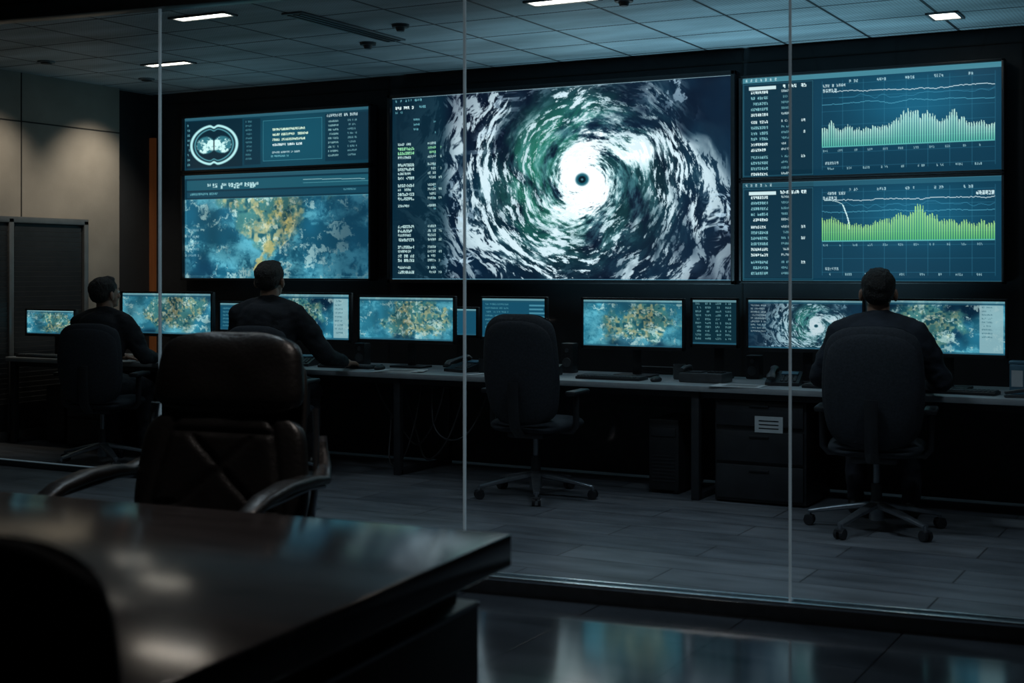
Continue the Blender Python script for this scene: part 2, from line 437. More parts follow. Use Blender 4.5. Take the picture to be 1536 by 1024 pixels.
def chart_canvas(W, H, seed, bright):
    im = canvas(W, H, (12, 52, 72))
    j, i = np.mgrid[0:H, 0:W].astype(float)
    im = mixc(im, (26, 100, 130), np.exp(-((i-W*.68)/(W*.25))**2-((j-H*.35)/(H*.3))**2)*.75)
    im = mixc(im, (8, 34, 46), (i < W*.29).astype(float)*.55)
    rect(im, 0, 0, W, 9, (70, 130, 145), .9 if seed == 1 else .35)
    for k in range(7): text(im, 6+k*9, 2, 1, 5, WHITE, .6)
    outline(im, 2, 11, int(W*.29), H-3, (50, 110, 130), .6)
    y = 14
    k = 0
    rect(im, 12, y+2, 62, y+8, (215, 235, 235), .9); text(im, 70, y+1, 7, 6, WHITE, .9); text(im, 108, y+1, 2, 6, WHITE, .9)
    while y < H-18:
        y += 10; k += 1
        if k in (6, 12): y += 3
        c = WHITE if k % 5 in (0, 1) else (130, 185, 192)
        text(im, 16, y, 8, 5, c, .9, .03); text(im, 72, y, 5, 4, c, .7, .08)
        if k in (6, 8, 12): text(im, 108, y, 2, 5, WHITE, .8)
    x0, x1 = int(W*.325), int(W*.975)
    for t in range(9): rect(im, x0+(x1-x0)*t/8, 14, x0+(x1-x0)*t/8+1, H-10, (60, 130, 155), .35)
    for t in range(7): rect(im, x0, 20+(H-36)*t/6, x1, 21+(H-36)*t/6, (60, 130, 155), .3)
    text(im, x0+2, 20, 10, 5, WHITE, .7); text(im, x0+2, 28, 5, 6, WHITE, .7)
    for t in range(5): text(im, x0+48+t*48, 14, 4, 5, (190, 220, 225), .7)
    g = lambda x, f, s: float(n3(np.array(x*f+s), np.array(s*1.7), np.array(.5)))
    plot(im, x0+20, x1, lambda x: 27+g(x, .05, seed*9)*12+g(x, .3, seed*2)*3, (215, 235, 240), .85)
    plot(im, x0, x1, lambda x: 50+g(x, .03, seed*4+3)*10+g(x, .4, seed*3)*2, (90, 170, 195), .7)
    plot(im, x0+30, x1, lambda x: 38+g(x, .08, seed*7+3)*12, (60, 135, 165), .6)
    if seed == 2:
        plot(im, x0+4, x0+36, lambda x: 34+((x-x0)/36)**3*8, (200, 230, 230), .9)
        for t in range(34):
            xx = x0+36+12*math.sin(t/34*math.pi/2); yy = 42+t*1.3
            rect(im, xx, yy, xx+1.9, yy+2, (200, 230, 230), .9)
        text(im, x1-30, 24, 6, 7, WHITE, .8)
    yb = H*(.66 if seed == 1 else .60) + (10 if seed == 1 else 0)
    for x in range(x0, x1):
        t = (x-x0)/(x1-x0)
        hgt = 27+22*math.exp(-((t-.55)/.14)**2)+14*math.exp(-((t-.78)/.06)**2)*(seed == 1)+8*math.exp(-((t-.05)/.08)**2)
        hgt *= .62+.5*g(x, .13, seed*6.)+.18*g(x, .5, seed*3.3)+.18*random.random()
        bar = (x-x0) % 4
        a = (.95, .8, .35, .3)[bar]
        if bar in (2, 3): hgt = hgt*.85
        yy = np.arange(int(yb-hgt), int(yb))
        c0 = np.array((90, 190, 165) if seed == 1 else (95, 195, 110)); c1 = np.array((205, 242, 225) if seed == 1 else (175, 228, 135))
        for q, yv in enumerate(yy):
            f = 1-q/max(1, len(yy))
            im[yv, x] = im[yv, x]*(1-a)+(c0*(1-f)+c1*f)*a
        rect(im, x, yb, x+1, yb+2, (100, 190, 180), .8)
    for t in range(11): text(im, x0+t*26+2, yb+6, 3, 4, (170, 205, 210), .6)
    text(im, x0+6, H-24, 6, 5, WHITE, .6)
    for t in range(9): text(im, x0+10+t*31, H-14, 4, 4, (170, 205, 210), .7)
    outline(im, 0, 0, W, H, (90, 150, 165), .6)
    return im

def leftA():
    W, H = 505, 118
    im = canvas(W, H, (12, 50, 66))
    j, i = np.mgrid[0:H, 0:W].astype(float)
    im = mixc(im, (30, 96, 114), np.exp(-((i-W*.6)/(W*.3))**2-((j-H*.5)/(H*.6))**2)*.5)
    rect(im, 0, 0, W, 6, (60, 110, 125), .6)
    rect(im, 4, 8, 165, H-6, (6, 24, 34), .55)
    cx, cy = 84, 62
    x = (i-cx)/70; y = (j-cy)/46
    r = np.sqrt(x*x+y*y)+.10*np.exp(-(x/.10)**2)
    im = mixc(im, (175, 225, 225), sst(.09, .02, np.abs(r-.93)))
    im = mixc(im, (90, 160, 170), sst(.05, .01, np.abs(r-.78))*.8)
    b = fbm(np.abs(x)*6+3, y*6+2, x*0+1, 4, .7)
    rr = np.sqrt((np.abs(x)-.33)**2*1.2+(y*1.0)**2)
    lobe = sst(.46, .36, rr)
    im = mixc(im, (50, 112, 124), lobe)
    im = mixc(im, (200, 236, 232), lobe*sst(.44, .58, b))
    im = mixc(im, (10, 34, 46), sst(.035, .015, np.abs(x))*lobe)
    for t in range(9): text(im, 8, 14+t*11, 2, 5, TEAL, .7)
    rect(im, 170, 10, 215, H-8, (10, 36, 50), .6)
    for t in range(10): text(im, 174, 14+t*9, 6, 4, TEAL, .5)
    rect(im, 222, 16, 380, H-14, (20, 76, 94), .7); outline(im, 222, 16, 380, H-14, (70, 140, 155), .7)
    for t, n in enumerate((22, 24, 22, 20)): text(im, 248, 34+t*11, n, 5, (215, 240, 215) if t < 3 else WHITE, 1, .05)
    text(im, 244, 84, 26, 4, WHITE, .7); text(im, 244, 92, 16, 4, TEAL, .8)
    rect(im, 388, 10, 500, H-8, (10, 38, 54), .6)
    for t in range(9):
        text(im, 396, 24+t*9, 9, 4, (170, 215, 215), .7); text(im, 446, 24+t*9, 8, 4, (150, 200, 205), .6)
    text(im, 392, 11, 16, 6, WHITE, .7)
    outline(im, 0, 0, W, H, (80, 140, 155), .5)
    return im

def leftB():
    W, H = 505, 229
    im = canvas(W, H, (12, 48, 64))
    e = earth(W, H-54, 4.3, .6, .47, .22, sea=(22, 84, 108))
    im[54:, :] = e
    j, i = np.mgrid[0:H, 0:W].astype(float)
    xx = (i-.46*W)/H; yy = (j-60)/H
    path = .05+.12*np.sin(yy*6)-.35*np.clip(yy-.35, 0, 1)**1.2
    n = fbm(xx*7+3, yy*7+1, xx*0+2, 5, .65)
    w_ = np.maximum(.28-.42*yy, .025)
    m = sst(1.15, .5, np.abs(xx-path+ (n-.5)*.25)/w_)*(yy > 0)*(yy < .66)
    im = mixc(im, (190, 170, 100), m*sst(.46, .62, n)*.75)
    im = mixc(im, (226, 206, 150), sst(.16, .03, np.abs(np.abs(xx-path+(n-.5)*.25)/w_-.9))*(yy > .05)*(yy < .66)*.5*sst(.35, .6, n))
    rt = sst(.62, .95, i/W)*.55*(j > 54)
    im = mixc(im, (8, 44, 66), rt)
    rect(im, 0, 0, W, 8, (50, 100, 115), .6)
    rect(im, 6, 12, W-6, 34, (30, 88, 104), .8); rect(im, 6, 38, W-6, 50, (18, 64, 82), .9)
    for t in range(10): text(im, 66+t*15, 20, 2, 6+(t % 3)*3, (190, 225, 225), .85)
    plot(im, 330, 490, lambda x: 18+(x-330)*.02, (190, 225, 225), .7); plot(im, 330, 500, lambda x: 25, TEAL, .5)
    text(im, 16, 40, 20, 5, TEAL, .7); text(im, W-70, 40, 12, 4, TEAL, .6)
    for t in range(5): text(im, 10, 120+t*14, 8, 5, WHITE, .35)
    outline(im, 4, 54, W-4, H-4, (80, 140, 155), .6)
    outline(im, 0, 0, W, H, (80, 140, 155), .5)
    return im

def mon(kind, W=200, H=92):
    if kind == 'hur':
        im = hurricane(W, H, .60, .52, 1.0)
        im = mixc(im, (50, 116, 136), np.ones((H, W))*.25)
        for t in range(9): text(im, 6, 12+t*8, 12, 4, WHITE, .5)
    elif kind == 'white':
        im = earth(W, H, 8.1, .35, .3, .5, False, (34, 108, 134))
        rect(im, int(W*.79), 8, W-4, H-4, (150, 185, 190), .85)
        for t in range(9): text(im, int(W*.81), 12+t*8, 7, 3, (40, 90, 105), .8)
    elif kind == 'table':
        im = canvas(W, H, (12, 44, 56))
        for t in range(H//8-1):
            for k in range(4): text(im, 6+k*(W-8)//4, 6+t*8, 4, 4, (140, 195, 200), .6)
    elif kind == 'panel':
        im = canvas(W, H, (22, 78, 102))
        for t in range(8): text(im, 8, 12+t*9, 20, 4, TEAL, .5)
        for t in range(8): rect(im, 120, 14+t*9, 120+random.randint(20, 70), 18+t*9, (90, 160, 180), .7)
    else:
        im = earth(W, H, kind, .6, .6, .42, False, (40, 112, 134))
    rect(im, 0, 0, W, 5, (120, 165, 172), .8)
    if kind != 'table': rect(im, 0, 5, W, 9, (30, 80, 100), .8)
    rect(im, 0, H-4, W, H, (40, 90, 110), .8)
    return im

# ------------------------------------------------------------------ room shell
XL, XR, YB, YF, ZC = -8.95, 2.2, 9.72, -2.2, 3.0
GA = .1165                     # glass line slope: y = 5.536 + GA*x
gy = lambda x: 5.536+GA*x
ga = math.degrees(math.atan(GA))

def slab(name, pts, z0, z1, m):
    n = len(pts)
    vs = [(x, y, z1) for x, y in pts]+[(x, y, z0) for x, y in pts]
    fs = [tuple(range(n)), tuple(range(2*n-1, n-1, -1))]+[((i+1) % n, i, n+i, n+(i+1) % n) for i in range(n)]
    return MB().add(vs, fs).obj(name, m)
slab('floor', [(XL-.2, YF), (XR, YF), (XR, gy(XR)), (XL-.2, gy(XL-.2))], -.1, 0, M['floor_out'])
slab('floor_control_room', [(XL-.2, gy(XL-.2)), (XR, gy(XR)), (XR, YB), (XL-.2, YB)], -.1, 0, M['floor_in'])
slab('ceiling', [(XL-.2, YF), (XR, YF), (XR, YB), (XL-.2, YB)], ZC, ZC+.1, M['ceil'])

wb = MB().box(((XL-.2+XR)/2, YB+.05, ZC/2), (XR-XL+.4, .1, ZC))
for x in (-6.43, -3.34, -1.4, .6): wb.box((x, YB-.003, ZC/2), (.012, .006, ZC), 0, 1)
wb.box(((XL+XR)/2, YB-.004, 2.9), (XR-XL, .008, .012), 0, 1)
wb.obj('wall_back', [M['wallback'], M['seam']])
wl = MB().box((XL-.05, (9.2+YF)/2, ZC/2), (.1, 9.2-YF, ZC))
wl.box((XL-.15, (9.1+YB)/2, ZC/2), (.1, YB-9.1, ZC), 0, 2)
wl.box((XL+.001, (9.2+YF)/2, 2.6), (.006, 9.2-YF, .01), 0, 1)
for y in (5.2, 6.6, 8.09): wl.box((XL+.001, y, 1.5), (.006, .01, 3), 0, 1)
wl.obj('wall_left', [M['wallgrey'], M['seam'], M['walldark']])
simple('wall_right', (XR+.05, (YB+YF)/2, ZC/2), (.1, YB-YF, ZC), M['walldark'])
simple('wall_front', ((XL+XR)/2, YF-.05, ZC/2), (XR-XL+.4, .1, ZC), M['walldark'])
simple('trim_1', (-9.03, YB-.02, 1.5), (.08, .03, 2.2), M['woodstrip'])
simple('baseboard_back', ((XL+XR)/2, YB-.01, .05), (XR-XL, .02, .1), M['walldark'])
simple('baseboard_left', (XL+.008, (9.2+5.0)/2, .05), (.016, 4.1, .1), M['walldark'])
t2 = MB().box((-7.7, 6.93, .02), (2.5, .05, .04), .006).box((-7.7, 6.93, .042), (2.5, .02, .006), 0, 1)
t2.obj('trim_2', [M['frame'], M['joint_glow']])  # top strip of the trim carries the painted-in glow too

# louvred storage doors in the side wall
r = root('louvre_cabinet', (XL, 7.95, 0))
cb = MB()
cb.box((.02, 0, .89), (.04, 1.58, 1.78), .003)
cb.obj('carcass', M['cab'], r)
fr = MB()
for y in (-.79, -0.02, .79): fr.box((.045, y, .9), (.05, .05, 1.8), .004)
fr.box((.045, 0, 1.79), (.05, 1.63, .05), .004)
fr.box((.045, 0, .04), (.05, 1.63, .08), .004)
fr.obj('frame', M['cabframe'], r)
lv = MB()
for k in range(40):
    z = .12+k*.041
    for yc in (-.405, .385):
        lv.box((.045, yc, z), (.012, .72, .038), 0, 0, Matrix.Rotation(rad(10), 4, 'Y'))
lv.obj('louvres', M['cab'], r)

# ------------------------------------------------------------------ glass partition
r = root('glass_partition', (0, 5.536, 0), ga)
cg = math.cos(rad(ga))
xs = [-8.92/cg, -6.15, -4.604/cg, -3.035/cg, -1.640/cg, -.15, 1.25, 2.15/cg]
fr = MB()
fr.box(((xs[0]+xs[-1])/2, 0, .03), (xs[-1]-xs[0], .09, .06), .006)
fr.box(((xs[0]+xs[-1])/2, -.028, .068), (xs[-1]-xs[0], .036, .018), .004, 1)
fr.box(((xs[0]+xs[-1])/2, .04, .068), (xs[-1]-xs[0], .02, .018), .004, 1)
fr.box(((xs[0]+xs[-1])/2, 0, 2.66), (xs[-1]-xs[0], .1, .08), .005)
fr.box(((xs[0]+xs[-1])/2, 0, 2.85), (xs[-1]-xs[0], .12, .3), 0, 2)
fr.obj('frame', [M['frame'], M['rail'], M['walldark']], r)
gl = MB()
for a, b in zip(xs[:-1], xs[1:]):
    gl.add([(a+.006, 0, .06), (b-.006, 0, .06), (b-.006, 0, 2.63), (a+.006, 0, 2.63)], [(0, 1, 2, 3)])
gl.obj('panes', M['glass'], r)
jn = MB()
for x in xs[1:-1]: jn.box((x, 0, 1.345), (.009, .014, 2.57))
jn.obj('joints', M['joint_glow'], r)

# ------------------------------------------------------------------ wall displays
def display(im, x0, x1, z0, z1, yf=9.6, bz=.03):
    w, h = x1-x0, z1-z0
    r = root('wall_display', ((x0+x1)/2, yf, (z0+z1)/2))
    b = MB()
    b.box((0, .055, 0), (w+2*bz, .07, h+2*bz), .006)
    for sx in (-1, 1): b.box((sx*(w/2+bz/2), -.002, 0), (bz, .05, h+2*bz), .003)
    for sz in (-1, 1): b.box((0, -.002, sz*(h/2+bz/2)), (w+2*bz, .05, bz), .003)
    b.box((0, .1, 0), (w*.6, .03, h*.6), 0)
    b.obj('bezel', M['plastic'], r)
    make_screen(im, w, h, r, M['screen'], .012)
    return r
display(big, -6.32, -3.38, 1.305, 2.795)
display(chart_canvas(447, 179, 1, 1), -3.30, -1.51, 2.045, 2.76, bz=.018)
display(chart_canvas(447, 176, 2, 1), -3.30, -1.51, 1.305, 2.005, bz=.018)
display(leftA(), -8.555, -6.536, 2.275, 2.745, bz=.02)
display(leftB(), -8.555, -6.536, 1.31, 2.23, bz=.02)

# ------------------------------------------------------------------ control desk
DZ = .69
r = root('control_desk')
d = MB()
d.box((-4.105, 8.2, DZ-.0175), (9.41, .8, .035), .004)
d.obj('top', M['desk_top'], r)
d = MB()
for x in (-8.77, -7.0, -5.12, -2.99, -.9, .55):
    d.box((x, 7.86, .3275), (.05, .05, .655), .004); d.box((x, 8.5, .3275), (.05, .05, .655), .004)
    d.box((x, 8.18, .02), (.05, .64, .04), .004); d.box((x, 8.18, .63), (.05, .64, .05), .004)
d.box((-4.1, 8.53, .33), (9.36, .02, .62))
d.box((-4.1, 7.87, .635), (9.36, .02, .04))
d.obj('legs_and_panels', M['desk_body'], r)

def pedestal(x, w=.5):
    r = root('drawer_pedestal', (x, 8.13, 0))
    b = MB().box((0, 0, .31), (w, .5, .6), .006)
    for z, h in ((.13, .2), (.34, .18), (.53, .14)): b.box((0, -.258, z), (w-.03, .02, h), .004, 1)
    for z in (.2, .4, .58): b.box((0, -.272, z), (.12, .012, .012), .003, 0)
    for sx in (-1, 1):
        for sy in (-1, 1): b.tube((sx*(w/2-.05), sy*.2, 0), (sx*(w/2-.05), sy*.2, .03), .02)
    b.obj('body', [M['plastic'], M['desk_body'], M['chrome']], r)
    return r
p = pedestal(-2.6, .56)
lb = MB().box((.06, -.271, .475), (.17, .004, .095), 0, 0)
for k in range(3): lb.box((.06, -.2735, .452+k*.022), (.12, .002, .006), 0, 1)
lb.obj('label', [M['label'], M['plastic']], p)
def tower(x):
    r = root('computer_tower', (x, 8.2, 0))
    b = MB().box((0, 0, .24), (.2, .44, .44), .01)
    for sx in (-1, 1): b.box((sx*.07, 0, .01), (.03, .4, .02))
    for k in range(8): b.box((0, -.222, .08+k*.022), (.15, .006, .008), 0, 1)
    b.box((0, -.223, .38), (.16, .008, .05), .002, 1)
    b.obj('case', [M['plastic'], M['desk_body']], r)
tower(-3.25); tower(-6.6); tower(-8.45)
pedestal(-8.0, .42)

# monitors
def monitor(kind, x0, x1, z0, z1, y, yaw=0, W=200, H=92):
    w, h = x1-x0, z1-z0
    r = root('computer_monitor', ((x0+x1)/2, y, DZ), yaw)
    zc = (z0+z1)/2-DZ
    bz = .014
    b = MB()
    b.box((0, .02, zc), (w, .03, h), .005)
    for sx in (-1, 1): b.box((sx*(w/2-bz/2), 0, zc), (bz, .014, h), .002)
    b.box((0, 0, zc+h/2-bz/2), (w, .014, bz), .002); b.box((0, 0, zc-h/2+bz*.8), (w, .014, bz*1.6), .002)
    b.box((0, .045, zc), (w*.55, .03, h*.6), .01)
    b.obj('bezel', M['plastic'], r)
    s = make_screen(mon(kind, W, H), w-2*bz, h-2.6*bz, r, M['screen2'], .003)
    s.location = (0, 0, zc+bz*.3)
    st = MB().box((0, .085, zc*.5+.02), (.06, .02, zc+.03), .004)
    st.box((0, .07, zc), (.08, .04, .08), .004)
    st.box((0, .07, .008), (min(.26, w*.5), .16, .014), .005)
    st.obj('stand', M['plastic'], r)
monitor(3.3, -8.80, -8.25, .85, 1.07, 8.0)
monitor(5.9, -7.86, -6.94, .87, 1.215, 8.1, 0, 260, 100)
monitor('panel', -7.10, -6.68, .90, 1.14, 8.36, 0, 120, 70)
monitor('white', -6.52, -5.82, .85, 1.215, 8.3)
monitor(7.7, -5.72, -4.91, .865, 1.20, 8.25, 0, 240, 104)
monitor('panel', -5.22, -4.84, .90, 1.12, 8.45, 0, 120, 70)
monitor('panel', -4.735, -4.223, .90, 1.20, 8.3, 0, 160, 92)
monitor(9.2, -3.94, -3.22, .865, 1.20, 8.25, 0, 240, 112)
monitor('table', -3.196, -2.877, .89, 1.205, 8.3, 0, 90, 92)
monitor('hur', -2.807, -2.08, .88, 1.21, 8.25, 2, 260, 120)
monitor('white', -1.96, -1.265, .875, 1.215, 8.25, -2, 240, 116)

# added uplight bars, hidden behind the monitors to brighten the ceiling
def area(name, loc, power, size, col, rot=(0, 0, 0), parent=None, sy=None, spread=180):
    l = bpy.data.lights.new(name, 'AREA'); l.energy = power; l.color = col; l.shape = 'RECTANGLE'; l.size = size; l.size_y = sy or size
    l.spread = rad(spread)
    o = bpy.data.objects.new(name, l); o.location = loc; o.rotation_euler = rot
    scene.collection.objects.link(o)
    if parent: o.parent = parent
    return o
for x, p_, w_ in ((-7.35, 1.4, .3), (-4.48, 3.6, .3), (-3.55, 7., .3), (-2.45, 8.5, .5)):
    r = root('added_uplight_bar', (x, 8.565, DZ))
    MB().box((0, 0, .01), (w_, .06, .02), .004).box((0, 0, .035), (w_, .05, .03), .006).obj('housing', M['plastic'], r)
    area('lamp', (0, 0, .056), p_, w_*.95, (.40, .80, 1.), (rad(180-22), 0, 0), r, .035, 110)

# desk accessories
def keyboard(x, y, yaw=0):
    r = root('keyboard', (x, y, DZ), yaw)
    b = MB().box((0, 0, .009), (.44, .15, .018), .004)
    for j in range(5):
        for i in range(18):
            if j == 0 and 5 <= i <= 10: continue
            b.box((-.204+i*.024, -.055+j*.026, .021), (.019, .021, .008), .002, 1, seg=1)
    b.box((-.024, -.055, .021), (.14, .021, .008), .002, 1)
    b.obj('keys', [M['plastic'], M['plastic2']], r)
def mouse(x, y):
    r = root('computer_mouse', (x, y, DZ))
    b = MB().ell((0, 0, .012), (.032, .055, .022)); 
    b.v = [(a, c, max(0.001, e)) for a, c, e in b.v]
    b.box((0, .025, .033), (.008, .02, .006), .002)
    b.obj('shell', M['plastic'], r)
def phone(x, y, yaw=0):
    r = root('desk_phone', (x, y, DZ), yaw)
    vs = [(-.1, -.1, 0), (.1, -.1, 0), (.1, .1, 0), (-.1, .1, 0), (-.1, -.1, .02), (.1, -.1, .02), (.1, .1, .07), (-.1, .1, .07)]
    fs = [(0, 3, 2, 1), (4, 5, 6, 7), (0, 1, 5, 4), (1, 2, 6, 5), (2, 3, 7, 6), (3, 0, 4, 7)]
    b = MB().add(vs, fs)
    R = Matrix.Rotation(rad(14), 4, 'X')
    for i in range(4):
        for j in range(4): b.box((-.005+i*.025, -.065+j*.025, .032+j*.0062), (.018, .016, .008), .002, 1, R)
    b.box((.03, .06, .067), (.1, .05, .008), .002, 2, R)
    b.obj('base', [M['plastic'], M['plastic2'], M['bluecan']], r)
    h = MB().sweep([(-.065, -.1, .045), (-.065, -.085, .062), (-.065, -.04, .075), (-.065, .03, .09), (-.065, .08, .094), (-.065, .1, .08)], .022, .014, sc=[1.2, 1.25, .8, .8, 1.25, 1.2])
    h.obj('handset', M['plastic2'], r)
def papers(x, y, yaw, n=3):
    r = root('paper_sheets', (x, y, DZ), yaw)
    b = MB()
    for k in range(n): b.box((k*.02, k*.012, .002+k*.003), (.30, .21, .002), 0, 0, Matrix.Rotation(rad(k*7), 4, 'Z'))
    for k in range(7): b.box((.02, -.07+k*.022, (n-1)*.003+.0035), (.2, .004, .0006), 0, 1, Matrix.Rotation(rad((n-1)*7), 4, 'Z'))
    b.obj('sheets', [M['paper'], M['plastic2']], r)
def mug(x, y, m='plastic2'):
    r = root('coffee_mug', (x, y, DZ))
    prof = [(.0, .0), (.036, 0), (.04, .01), (.04, .095), (.036, .095), (.035, .012), (0, .01)]
    vs = []; n = 20
    for pr, pz in prof:
        for i in range(n):
            a = 2*math.pi*i/n; vs.append((pr*math.cos(a), pr*math.sin(a), pz))
    fs = [(k*n+i, k*n+(i+1) % n, (k+1)*n+(i+1) % n, (k+1)*n+i) for k in range(len(prof)-1) for i in range(n)]
    b = MB().add(vs, fs)
    b.sweep([(.038, 0, .075), (.058, 0, .078), (.068, 0, .05), (.058, 0, .022), (.038, 0, .022)], .006, .006, up=(0, 1, 0))
    b.obj('cup', M[m], r)
def radio(x, y):
    r = root('radio_console', (x, y, DZ))
    b = MB().box((0, 0, .03), (.28, .2, .06), .008).box((-.06, -.02, .063), (.12, .12, .006), .002, 1)
    for i in range(4):
        for j in range(3): b.box((.04+i*.026, -.05+j*.03, .064), (.018, .018, .01), .002, 1)
    b.sweep([(-.13, -.07, .075), (-.12, -.04, .088), (-.12, .04, .088), (-.13, .07, .075)], .018, .014, mi=0)
    b.obj('console', [M['plastic2'], M['plastic']], r)
def speaker(x, y, h=.17):
    r = root('desktop_speaker', (x, y, DZ))
    b = MB().box((0, 0, h/2), (.09, .09, h), .008)
    b.tube((0, -.044, h*.35), (0, -.05, h*.35), .034, .03, 20, 1); b.tube((0, -.044, h*.75), (0, -.049, h*.75), .016, .014, 16, 1)
    b.obj('cabinet', [M['plastic'], M['plastic2']], r)

keyboard(-3.62, 8.02); keyboard(-2.15, 8.02, -3); keyboard(-1.50, 8.02, -3); keyboard(-5.68, 8.08); keyboard(-7.3, 7.98); keyboard(-8.5, 7.90)
mouse(-3.30, 7.98); mouse(-1.83, 7.98); mouse(-5.38, 8.02); mouse(-8.15, 7.92)
phone(-4.78, 8.16, -20); phone(-2.53, 8.12, 10); phone(-6.12, 8.1, 15); phone(-4.15, 8.1, 5)
papers(-5.17, 7.92, 8); papers(-4.45, 7.92, -6, 2); papers(-2.74, 7.90, 3, 1); papers(-6.75, 7.92, 4)
radio(-3.02, 8.10)
speaker(-5.77, 8.38, .16); speaker(-4.10, 8.40, .2); speaker(-2.84, 8.5, .15); speaker(-2.02, 8.40, .17)
mug(-3.24, 8.22, 'plastic2'); mug(-4.60, 8.12, 'plastic'); mug(-7.98, 8.05, 'plastic2')
# storage tin and stapler on the right
r = root('storage_tin', (-1.19, 8.12, DZ))
b = MB().box((0, 0, .085), (.085, .085, .17), .01).box((0, 0, .178), (.09, .09, .018), .005).box((0, -.0435, .09), (.06, .003, .09), 0, 1)
b.obj('tin', [M['bluecan'], M['label']], r)
r = root('stapler', (-1.16, 7.9, DZ), 20)
b = MB().box((0, 0, .007), (.14, .04, .014), .004).box((0, 0, .036), (.14, .03, .018), .005, 0, Matrix.Rotation(rad(-8), 4, 'Y')).box((.055, 0, .02), (.03, .03, .03), .004)
b.obj('body', M['plastic2'], r)
# loose cables under the desk
r = root('cable_bundle')
for k, (xa, xb, zz) in enumerate(((-5.4, -4.75, .18), (-5.25, -4.6, .1), (-5.35, -5.0, .05), (-4.95, -4.5, .25))):
    pts = []
    for i in range(25):
        t = i/24; x = xa+(xb-xa)*t; z = .6-(.6-zz)*math.sin(math.pi*min(1, t*1.1))**.7
        pts.append((x+.02*math.sin(t*9+k), 8.0+.1*math.sin(t*5+k), max(.012, z)))
    MB().sweep(pts, .006, .006, 8).obj('cable', M['cable'], r)

# ------------------------------------------------------------------ office chairs
def five_star(parent, R=.33, mats=None, z=.075, a0=.35):
    b = MB()
    for k in range(5):
        a = 2*math.pi*k/5+a0
        ca, sa = math.cos(a), math.sin(a)
        b.sweep([(ca*.03, sa*.03, z+.06), (ca*R*.5, sa*R*.5, z+.035), (ca*R, sa*R, z)], .024, .014, 10, sq=.6, sc=[1.3, 1.05, .75])
        b.tube((ca*R, sa*R, z+.005), (ca*R, sa*R, z-.035), .01, .01, 10)
        for s in (-1, 1):
            c = Vector((ca*R, sa*R, .029)); o = Vector((-sa, ca, 0))*s
            b.tube(c+o*.008, c+o*.026, .029, .027, 18, 1)
        b.box((ca*R, sa*R, .045), (.05, .05, .02), .008, 1, Matrix.Rotation(a, 4, 'Z'))
    b.tube((0, 0, z-.02), (0, 0, z+.08), .04, .034, 20)
    b.tube((0, 0, z+.08), (0, 0, .25), .03, .028, 20, 1)
    b.tube((0, 0, .25), (0, 0, .40), .018, .018, 16)
    b.obj('base', mats or [M['basealu'], M['plastic']], parent)

def office_chair(loc, yaw, top=1.10, lean=9, scale=1., w=.47, a0=.35, R=.33):
    r = root('office_chair', loc, yaw, scale)
    five_star(r, R, a0=a0)
    MB().box((0, -.02, .395), (.24, .3, .05), .015).obj('mechanism', M['plastic'], r)
    T = Matrix.Translation((0, .0, .445)) @ Matrix.Rotation(rad(90), 4, 'X')
    MB().pad(lambda t: .50-.03*t, .48, .09, 28, 6, 5, bowx=-.0, T=T).obj('seat', M['fabric'], r)
    H = top-.44
    T = Matrix.Translation((0, -.25-.02, .44+H/2)) @ Matrix.Rotation(rad(lean), 4, 'X')
    def W(t): return w*(1-.12*max(0, t)**2-.16*max(0, -t)**2)
    MB().pad(W, H, .075, 36, 9, 6, bowx=.05, bowz=.02, T=T, groove=lambda s, t: .006*math.exp(-((t-.35)/.03)**2)).obj('backrest', M['fabric'], r)
    T2 = T @ Matrix.Translation((0, -.028, -.01))
    MB().pad(lambda t: W(t)*.94, H*.93, .045, 24, 9, 6, bowx=.045, bowz=.02, T=T2).obj('back_shell', M['fabric'], r)
    b = MB().sweep([(0, -.1, .40), (0, -.24, .395), (0, -.31, .45), (0, -.335, .58), (0, -.34, .72)], .035, .012, 10, up=(0, 1, 0), sq=.6)
    for s in (-1, 1):
        b.sweep([(s*.15, .0, .41), (s*.25, -.02, .41), (s*.275, -.03, .44), (s*.278, -.03, .63)], .02, .012, 10, up=(0, 1, 0))
        b.box((s*.278, -.01, .645), (.07, .25, .03), .012)
    b.obj('arms_and_spine', M['plastic'], r)
    return r

office_chair((-3.90, 7.52, 0), 4, 1.12, 8, a0=.1, R=.36, w=.49)
office_chair((-1.80, 7.40, 0), 9, 1.09, 7, w=.52, a0=.5, R=.36)
office_chair((-7.26, 7.30, 0), 22, 1.01, 6)
office_chair((-5.80, 7.35, 0), 14, 1.02, 6)
office_chair((-1.45, 1.42, 0), 8, 1.06, 5)

